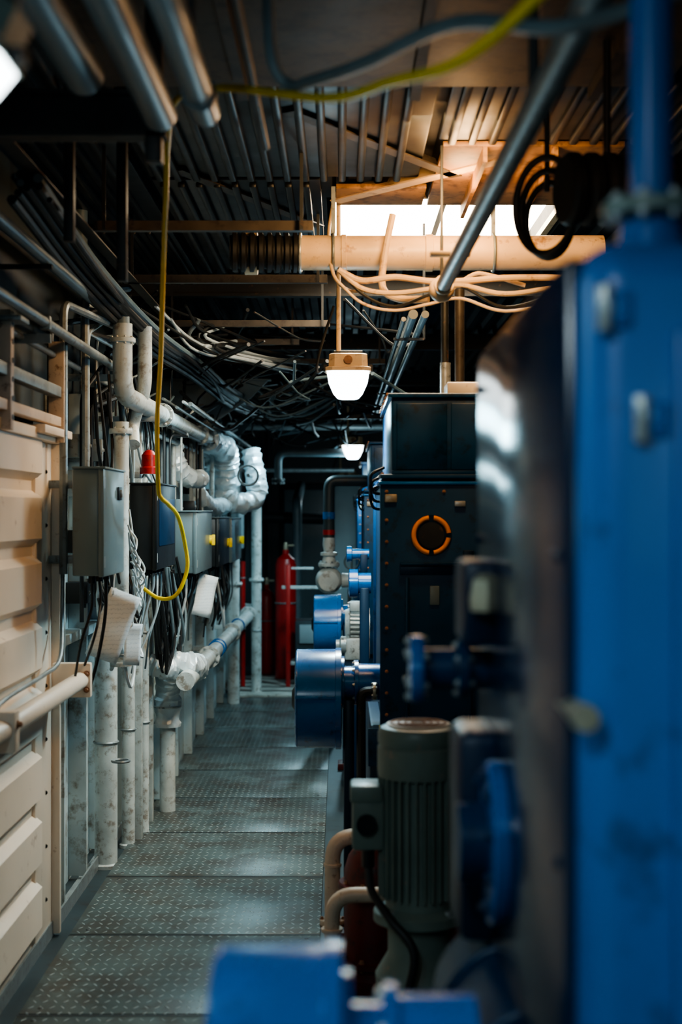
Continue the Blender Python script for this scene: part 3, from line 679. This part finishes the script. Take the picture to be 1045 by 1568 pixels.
# ------------------------------------------------------------------ overhead
b = B('ceiling_angle_bar')
for (y, x0, x1, z) in ((5.05, -0.88, -0.10, 2.60), (6.2, -0.95, -0.06, 2.60), (7.67, -0.95, -0.06, 2.60), (8.5, -1.0, -0.25, 2.60), (9.6, -1.0, 0.3, 2.6), (11.0, -1.0, 0.35, 2.32), (13.0, -1.0, 0.4, 2.45)):
    b.angle((x0, y, z), (x1, y, z), 0.035, 'brown', 0.006, flip=-1)
    for xx in (x0+0.04, x1-0.04): b.box((xx-0.006, y-0.02, z), (xx+0.006, y-0.012, 2.95), 'dark')
b.angle((-0.93, 2.6, 2.60), (-0.93, 9.6, 2.60), 0.045, 'brown', 0.006)
b.angle((-0.19, 4.57, 2.88), (0.42, 5.45, 2.88), 0.05, 'brown'); b.angle((-0.64, 5.35, 2.88), (-0.12, 6.4, 2.88), 0.05, 'brown')
b.angle((0.0, 5.9, 2.88), (0.62, 5.2, 2.88), 0.06, 'duct')
b.done()
b = B('roof_cross_beam')
for (y, z) in ((3.4, 2.50),):
    b.box((-1.198, y, z), (-0.42, y+0.06, z+0.012), 'dark'); b.box((-1.198, y+0.025, z), (-0.42, y+0.033, z+0.10), 'dark'); b.box((-1.198, y, z+0.10), (-0.42, y+0.06, z+0.112), 'dark')
    b.box((-0.47, y, z-0.06), (-0.43, y+0.05, 2.92), 'dark', 0.003); b.box((-0.68, y+0.9, 2.3), (-0.65, y+0.94, 2.92), 'dark', 0.003); b.box((-0.84, y+0.9, 2.42), (-0.81, y+0.94, 2.92), 'dark', 0.003)
for y in (7.9, 10.5, 13.5, 16):
    b.box((-1.298, y, 2.80), (2.5, y+0.08, 2.815), 'dark'); b.box((-1.298, y+0.035, 2.80), (2.5, y+0.045, 2.92), 'dark')
b.done()
b = B('ceiling_plate')
b.box((-0.75, 2.3, 2.84), (0.95, 4.15, 2.87), 'tanroof', 0.004)
for x in (-0.75, -0.3, 0.2, 0.72): b.box((x, 2.3, 2.80), (x+0.03, 4.15, 2.84), 'tanroof')
for x in (-0.7, 0.7): b.cyl((x, 3, 2.86), (x, 3, 2.95), 0.01, 'dark'); b.cyl((x, 4.0, 2.86), (x, 4.0, 2.95), 0.01, 'dark')
b.done()
b = B('insulated_ceiling_panel')
for x0, x1, y0, y1 in ((-1.19, -0.78, 2.0, 6.4), (-0.74, 0.30, 4.22, 5.5), (0.34, 1.4, 4.22, 4.95), (-0.74, -0.08, 5.55, 7.6), (-1.28, -0.78, 6.5, 9.5)):
    b.box((x0, y0, 2.895), (x1, y1, 2.915), 'black', 0.006)
    x = x0+0.03
    while x < x1-0.04: b.box((x, y0+0.02, 2.870), (x+0.028, y1-0.02, 2.896), 'black', 0.008); x += 0.07
b.done()
b = B('overhead_pipe')
b.cyl((-0.285, 1.2, 2.42), (-0.285, 3.0, 2.44), 0.030, 'hose', 28, 0.005); b.flange((-0.285, 2.85, 2.438), (0, 1, 0), 0.036, 0.03, 'hose', 0)
b.cyl((-0.42, 1.2, 2.52), (-0.42, 3.3, 2.52), 0.040, 'hose', 28, 0.005); b.cyl((-0.56, 1.2, 2.55), (-0.56, 3.1, 2.55), 0.045, 'hose', 28, 0.005)
b.cyl((-0.205, 1.2, 2.60), (-0.205, 3.9, 2.60), 0.010, 'brown', 12)
for y in (1.4,): b.box((-0.6, y, 2.60), (-0.15, y+0.03, 2.615), 'dark'); b.box((-0.62, y, 2.60), (-0.60, y+0.03, 2.92), 'dark'); b.box((-0.17, y, 2.60), (-0.15, y+0.03, 2.92), 'dark')
for x, z in ((-0.285, 2.44), (-0.42, 2.54), (-0.56, 2.58)): b.box((x-0.006, 2.7, z), (x+0.006, 2.72, 2.84), 'dark')
b.done()
b = B('insulated_round_duct')
b.lathe((-0.84, 1.2, 2.62), (0, 1, 0), [(0, 0.10), (2.0, 0.10), (2.005, 0.107), (2.05, 0.107), (2.055, 0.09)], 'hose', 36)
for y in (1.8, 2.4, 3.0): b.torus((-0.84, y, 2.62), (0, 1, 0), 0.101, 0.006, 'galv'); b.box((-0.85, y-0.01, 2.71), (-0.83, y+0.01, 2.92), 'dark')
b.done()
b = B('sloping_strut_pipe')
b.cyl((0.355, 1.2, 2.305), (0.355, 5.0, 2.385), 0.026, 'galv', 24)
b.ball((0.355, 5.02, 2.385), 0.045, 'duct'); b.flange((0.355, 4.9, 2.383), (0, 1, 0), 0.035, 0.02, 'duct', 0)
b.box((0.350, 5.0, 2.385), (0.360, 5.02, 2.89), 'dark', 0.002); b.box((0.345, 2.6, 2.32), (0.365, 2.62, 2.84), 'dark', 0.002)
b.box((0.29, 4.6, 2.43), (0.42, 4.64, 2.445), 'duct', 0.002)
b.done()
b = B('ventilation_duct')
yd, zd, rd = 5.6, 2.62, 0.068
b.lathe((-0.17, yd, zd), (1, 0, 0), [(0, rd), (0.17, rd), (0.172, rd+0.004), (0.19, rd+0.004), (0.192, rd), (0.5, rd), (0.502, rd+0.005), (0.53, rd+0.005), (0.532, rd), (1.2, rd)], 'duct', 40)
pr = [(0, rd)]; t = 0.0
while t < 0.24: pr += [(t+0.004, rd+0.010), (t+0.018, rd+0.010), (t+0.022, rd-0.004), (t+0.03, rd-0.004)]; t += 0.034
b.lathe((-0.17, yd, zd), (-1, -0.08, 0.0), [(x, r) for x, r in pr], 'rubber', 32)
b.torus((-0.16, yd, zd), (1, 0, 0), rd+0.006, 0.006, 'zinc'); b.cyl((-0.38, yd+.02, zd), (-0.33, yd+.02, zd), rd+0.014, 'duct', 32)
for x in (-0.03, 0.6): b.box((x-0.008, yd-0.01, zd+rd), (x+0.008, yd+0.01, 2.88), 'galv'); b.torus((x, yd, zd), (1, 0, 0), rd+0.005, 0.006, 'galv')
b.done()
b = B('ribbed_air_hose')
pr = []; t = 0.0
while t < 1.0: pr += [(t, 0.085), (t+0.012, 0.095), (t+0.03, 0.095), (t+0.042, 0.085)]; t += 0.05
b.lathe((0.58, 3.7, 2.44), (1, 0.2, 0.03), pr, 'dark', 32)
for k in range(3): b.torus((0.60-0.02*k, 4.1-0.1*k, 2.44), (1, 0.6, 0.1), 0.105+0.012*k, 0.010, 'brown', 36, 12)
b.cyl((0.7, 3.74, 2.5), (0.7, 3.74, 2.84), 0.01, 'dark'); b.cyl((0.58, 4.0, 2.5), (0.58, 4.0, 2.84), 0.008, 'dark')
b.done()

b = B('ceiling_cable_run')
for k, (z, r, m, sg) in enumerate(((2.44, .010, 'duct', 0.02), (2.47, .012, 'duct', -0.01), (2.385, .006, 'duct', 0.03), (2.42, 0.006, 'rubber', 0.05))):
    b.tube(catmull([(-0.01, 5.35, z+0.05+sg), (0.08, 5.35, z), (0.2, 5.33, z-sg), (0.33, 5.3, z-0.01), (0.45, 5.33, z+0.5*sg), (0.62, 5.35, z-sg), (0.85, 5.4, z+0.02)]), r, m, 9)
b.tube(catmull([(0.20, 5.5, 2.75), (0.17, 5.48, 2.6), (0.16, 5.45, 2.46), (0.22, 5.4, 2.41), (0.33, 5.35, 2.40)]), 0.014, 'duct')
b.tube(catmull([(0.42, 5.45, 2.45), (0.5, 5.4, 2.50), (0.56, 5.4, 2.50), (0.7, 5.4, 2.46)]), 0.008, 'duct')
b.tube(catmull([(-0.03, 5.9, 2.9), (-0.05, 5.7, 2.7), (-0.03, 5.5, 2.52), (0.03, 5.4, 2.44), (0.1, 5.38, 2.44)]), 0.007, 'duct')
for k in range(9):
    zz = 2.5+R.uniform(-.05, .08)
    b.tube(catmull([(-0.95+.05*k, 6.7+.2*k, zz+.1), (-0.7+R.uniform(-.1, .1), 7.6, zz), (-0.45, 8.3+R.uniform(-.2, .2), zz-.02), (-0.3+R.uniform(-.1, .1), 9.2, zz+.05)]), R.choice((.008, .012)), R.choice(('wcable', 'galv', 'dark')), 8)
for k in range(80):
    x = R.uniform(-1.0, 0.2); y = R.uniform(6.5, 13); z = R.uniform(2.25, 2.75); a = R.uniform(-.3, .3)
    b.tube(catmull([(x, y, z), (x+a, y+.5, z-R.uniform(.02, .18)), (x+a*1.5, y+1.0, z-R.uniform(0, .1)), (x+R.uniform(-.5, .5), y+1.6, z+.1)]), R.choice((.005, .008, .011)), R.choice(('rubber', 'dark', 'hose', 'rubber', 'dark')), 7)
for k in range(14):
    ox, oz = R.uniform(-.06, .06), R.uniform(-.04, .04)
    b.tube(catmull([(-0.92+ox, 4.2, 2.56+oz), (-0.94+ox, 5.4, 2.50+oz), (-0.88+oz, 6.6, 2.42+ox), (-0.80+ox, 8.0, 2.40+oz), (-0.72+oz, 9.6, 2.36+oz), (-0.6+ox, 11.5, 2.38+oz)]), R.choice((.009, .012, .015)), R.choice(('rubber', 'rubber', 'hose', 'dark')), 8)
for k in range(10):
    x0 = R.uniform(-1.0, -0.6); y0 = R.uniform(8, 11.5); zz = R.uniform(2.28, 2.5)
    b.tube(catmull([(x0, y0, zz), (x0+.3, y0+R.uniform(-.1, .1), zz-R.uniform(.08, .22)), (x0+.65, y0+R.uniform(-.1, .1), zz-R.uniform(.02, .12)), (x0+.95, y0, zz+.12)]), R.choice((.006, .009)), R.choice(('rubber', 'rubber', 'hose')), 8)
b.done()
b = B('overhead_conduit')
for x, z, r, m in ((0.30, 2.42, 0.02, 'hose'), (0.35, 2.42, 0.016, 'hose'), (0.26, 2.40, 0.010, 'galv')): b.cyl((x, 5.9, z), (x, 12.5, z), r, m, 14)
for y in (6.5, 9.5, 12): b.box((0.24, y, 2.385), (0.38, y+0.02, 2.397), 'dark'); b.cyl((0.38, y+.01, 2.39), (0.38, y+.01, 2.92), 0.006, 'dark', 8)
b.done()
b = B('far_overhead_pipe')
b.tube(bend([(-0.53, 12, 1.85), (-0.53, 12, 2.1), (0.12, 12, 2.1)], 0.08), 0.035, 'hose', 20); b.flange((-0.53, 12, 1.86), (0, 0, 1), 0.055, 0.03, 'bulk', 6)
b.tube([(-0.9, 13, 1.98), (0.12, 13, 1.98)], 0.02, 'galv', 14); b.tube([(-0.95, 15, 1.55), (0.1, 15, 1.52)], 0.06, 'bulk', 18)
b.tube(bend([(-0.45, 14.5, 0.0), (-0.45, 14.5, 1.7), (-0.45, 16, 1.9)], .1), 0.05, 'hose', 18)
b.cyl((-0.9, 12.55, 2.35), (0.5, 12.55, 2.35), 0.03, 'galv', 16)
b.done()
b = B('vertical_exhaust_stub')
b.cyl((0.42, 5.75, 2.085), (0.42, 5.75, 2.5), 0.016, 'dark'); b.cyl((0.48, 5.75, 2.036), (0.48, 5.75, 2.5), 0.02, 'brown'); b.cyl((0.42, 5.72, 2.036), (0.42, 5.72, 2.2), 0.022, 'zinc'); b.done()

b = B('yellow_cable')
b.tube(catmull([(0.33, 1.55, 2.30), (0.246, 1.8, 2.25), (0.163, 2.0, 2.232), (0.082, 2.3, 2.296), (-0.026, 2.6, 2.357), (-0.267, 3.2, 2.554), (-0.44, 3.8, 2.70), (-0.50, 4.1, 2.66), (-0.53, 4.3, 2.55), (-0.575, 4.6, 2.40), (-0.605, 4.8, 2.26), (-0.635, 5.0, 2.13), (-0.673, 5.2, 1.92), (-0.695, 5.4, 1.70), (-0.690, 5.45, 1.655), (-0.675, 5.55, 1.63), (-0.665, 5.8, 1.58), (-0.66, 6.0, 1.47), (-0.655, 6.05, 1.36), (-0.70, 6.05, 1.25), (-0.78, 6.1, 1.23), (-0.88, 6.2, 1.28)], 8), 0.0085, 'yellow', 10)
b.done()
b = B('blue_grey_hose')
b.tube(catmull([(0.45, 1.8, 2.27), (0.32, 2.0, 2.283), (0.18, 2.2, 2.357), (0.044, 2.5, 2.39), (-0.05, 2.7, 2.42), (-0.10, 2.8, 2.44), (-0.135, 2.8, 2.49), (-0.144, 2.8, 2.63), (-0.144, 2.8, 2.84)], 8), 0.012, 'hose', 12); b.done()

# ------------------------------------------------------------------ far end
def bottle(x, y, r, h):
    b = B('fire_suppression_cylinder')
    b.lathe((x, y, -0.02), (0, 0, 1), [(0, r*0.9), (0.02, r), (h-0.1, r), (h-0.05, r*0.85), (h-0.02, r*0.5), (h, r*0.3), (h+0.04, r*0.3)], 'red', 28)
    b.lathe((x, y, h), (0, 0, 1), [(0, 0.02), (0.05, 0.025), (0.09, 0.018)], 'brass', 12); b.cyl((x, y, h+0.06), (x+0.08, y, h+0.06), 0.01, 'brass', 8)
    b.torus((x, y, h*0.6), (0, 0, 1), r+0.003, 0.008, 'galv', 30, 6)
    b.done()
bottle(-0.53, 13.6, 0.10, 1.22); bottle(-0.75, 14.3, 0.085, 0.85)
b = B('red_white_post'); b.box((-0.50, 12.9, -0.02), (-0.46, 12.94, 1.12), 'red', 0.003); b.box((-0.54, 12.92, 0.9), (0.0, 12.95, 0.93), 'whitep', 0.003); b.box((-0.45, 12.88, 1.08), (-0.25, 12.92, 1.1), 'whitep', 0.003)
b.box((-0.46, 13.0, 0.20), (-0.1, 13.3, 0.23), 'whitep', 0.003); b.box((-0.42, 13.0, -0.02), (-0.12, 13.4, 0.6), 'bulk', 0.01); b.box((-0.38, 12.985, 0.4), (-0.16, 13.0, 0.57), 'greyw', 0.003); b.done()
b = B('door_1'); b.box((-0.75, 17.35, -0.02), (0.1, 17.4, 1.95), 'bulk', 0.02); b.box((-0.70, 17.31, 0.1), (0.05, 17.35, 1.88), 'grey', 0.03); b.cyl((-0.05, 17.25, 0.95), (-0.05, 17.32, 0.95), 0.02, 'zinc'); b.done()

# ------------------------------------------------------------------ lamps
def spot(name, loc, e, col, cone=165, size=0.06, rot=(0, 0, 0), blend=0.6):
    l = bpy.data.lights.new(name, 'SPOT'); l.energy = e; l.color = col; l.shadow_soft_size = size
    l.spot_size = math.radians(cone); l.spot_blend = blend
    o = bpy.data.objects.new(name, l); o.location = loc; o.rotation_euler = rot; SC.collection.objects.link(o)
def light(kind, loc, rot, e, col, size=0.3, name='unseen_light'):
    l = bpy.data.lights.new(name, kind); l.energy = e; l.color = col
    if kind == 'AREA': l.size = size
    else: l.shadow_soft_size = size
    o = bpy.data.objects.new(name, l); o.location = loc; o.rotation_euler = rot; SC.collection.objects.link(o)
COOL = (0.52, 0.87, 1.0)
def lamp(x, y, z, tilt=0.0, s=1.0, top=2.9, power=30, col=COOL, cap='duct', cone=165, side=0.16):
    b = B('bulkhead_lamp')
    rt = Matrix.Rotation(tilt, 3, 'Y')
    def P(q): return Vector((x, y, z))+rt @ (Vector(q)*s)
    def loft(secs, m):
        vs = []; fs = []; n = 8
        for (hz, wx, wy) in secs:
            c = 0.3
            for (sx, sy) in ((-1, -1+c), (-1+c, -1), (1-c, -1), (1, -1+c), (1, 1-c), (1-c, 1), (-1+c, 1), (-1, 1-c)): vs.append(P((sx*wx, sy*wy, hz)))
        for i in range(len(secs)-1):
            for k in range(n): k2 = (k+1) % n; fs.append((i*n+k, i*n+k2, (i+1)*n+k2, (i+1)*n+k))
        fs += [tuple(range(n))[::-1], tuple((len(secs)-1)*n+k for k in range(n))]
        b.add(vs, fs, m)
    loft([(0.045, 0.07, 0.06), (0.04, 0.08, 0.07), (-0.01, 0.082, 0.075), (-0.015, 0.095, 0.085), (-0.03, 0.095, 0.085)], cap)
    loft([(-0.028, 0.090, 0.08), (-0.075, 0.082, 0.075), (-0.12, 0.062, 0.06), (-0.14, 0.045, 0.045), (-0.145, 0.03, 0.03)], 'lens')
    for sx in (-1, 1): b.box(P((sx*0.095-0.008, -0.02, -0.03)), P((sx*0.095+0.008, 0.02, 0.0)), 'dark')
    b.cyl(P((0, -0.07, 0.015)), P((0, -0.082, 0.015)), 0.018*s, 'rust', 16)
    b.cyl(P((-0.04, 0, 0.04)), (x-0.04*s, y, top), 0.010, cap, 10); b.cyl(P((-0.06, 0, 0.05)), P((0.06, 0, 0.05)), 0.012*s, 'dark', 10)
    b.tube(catmull([P((-0.085, 0.02, 0.0)), P((-0.13, 0.02, -0.03)), P((-0.12, 0.02, 0.06)), (x-0.06*s, y, z+0.25)]), 0.006, 'rubber', 8)
    b.done()
    spot('lamp_glow', P((0, 0, -0.21)), power, col, cone)
    if side > 0: light('POINT', P((0, 0, -0.19)), (0, 0, 0), power*side, col, 0.06, 'lamp_glow')
lamp(0.03, 6.0, 2.22, 0, 1.0, power=48)
lamp(0.10, 12.0, 2.19, 0, 1.0, power=60)
lamp(0.06, 15.2, 1.98, -0.4, 1.3, power=20)
lamp(-0.465, 1.75, 2.21, 0.5, 0.85, power=5, cap='motor', side=0.7)
lamp(0.62, -0.9, 2.40, 0, 1.0, power=72)
lamp(-0.45, 0.2, 2.70, 0, 1.0, power=30, col=(0.76, 0.93, 1.0), side=0.22)  # added out of view as fill for second cabinet and cream panel

spot('unseen_light', (-0.42, 7.2, 2.26), 42, COOL, 168, 0.11)  # no fixture; unseen light placed for left wall and highlight on near side panel
spot('unseen_light', (-0.35, 10.2, 2.25), 34, COOL, 168, 0.08)  # unseen light without a fixture, further along the passage
light('AREA', (0.35, 4.60, 2.80), (math.radians(65), 0, 0), 20, (1.0, 0.60, 0.27), 0.3)
light('POINT', (0.45, 5.35, 2.78), (0, 0, 0), 6, (1.0, 0.58, 0.25), 0.08)  # added warm fill for the hatch plates, no lamp modelled
light('POINT', (0.5, 2.9, 2.6), (0, 0, 0), 2.5, (1.0, 0.52, 0.24), 0.1)

w = bpy.data.worlds.new('dim_world'); SC.world = w; w.use_nodes = True
w.node_tree.nodes['Background'].inputs[0].default_value = (0.10, 0.16, 0.18, 1); w.node_tree.nodes['Background'].inputs[1].default_value = 0.1

cam = bpy.data.cameras.new('camera'); co = bpy.data.objects.new('camera', cam); SC.collection.objects.link(co)
co.location = (0, 0, 1.6); co.rotation_euler = (math.radians(90), 0, 0)
cam.sensor_fit = 'VERTICAL'; cam.sensor_height = 36; cam.lens = 50; cam.clip_start = 0.05
cam.dof.use_dof = True; cam.dof.focus_distance = 6.6; cam.dof.aperture_fstop = 2.2
SC.camera = co
SC.view_settings.view_transform = 'AgX'
SC.view_settings.look = 'AgX - Medium High Contrast'
SC.view_settings.exposure = 0.2
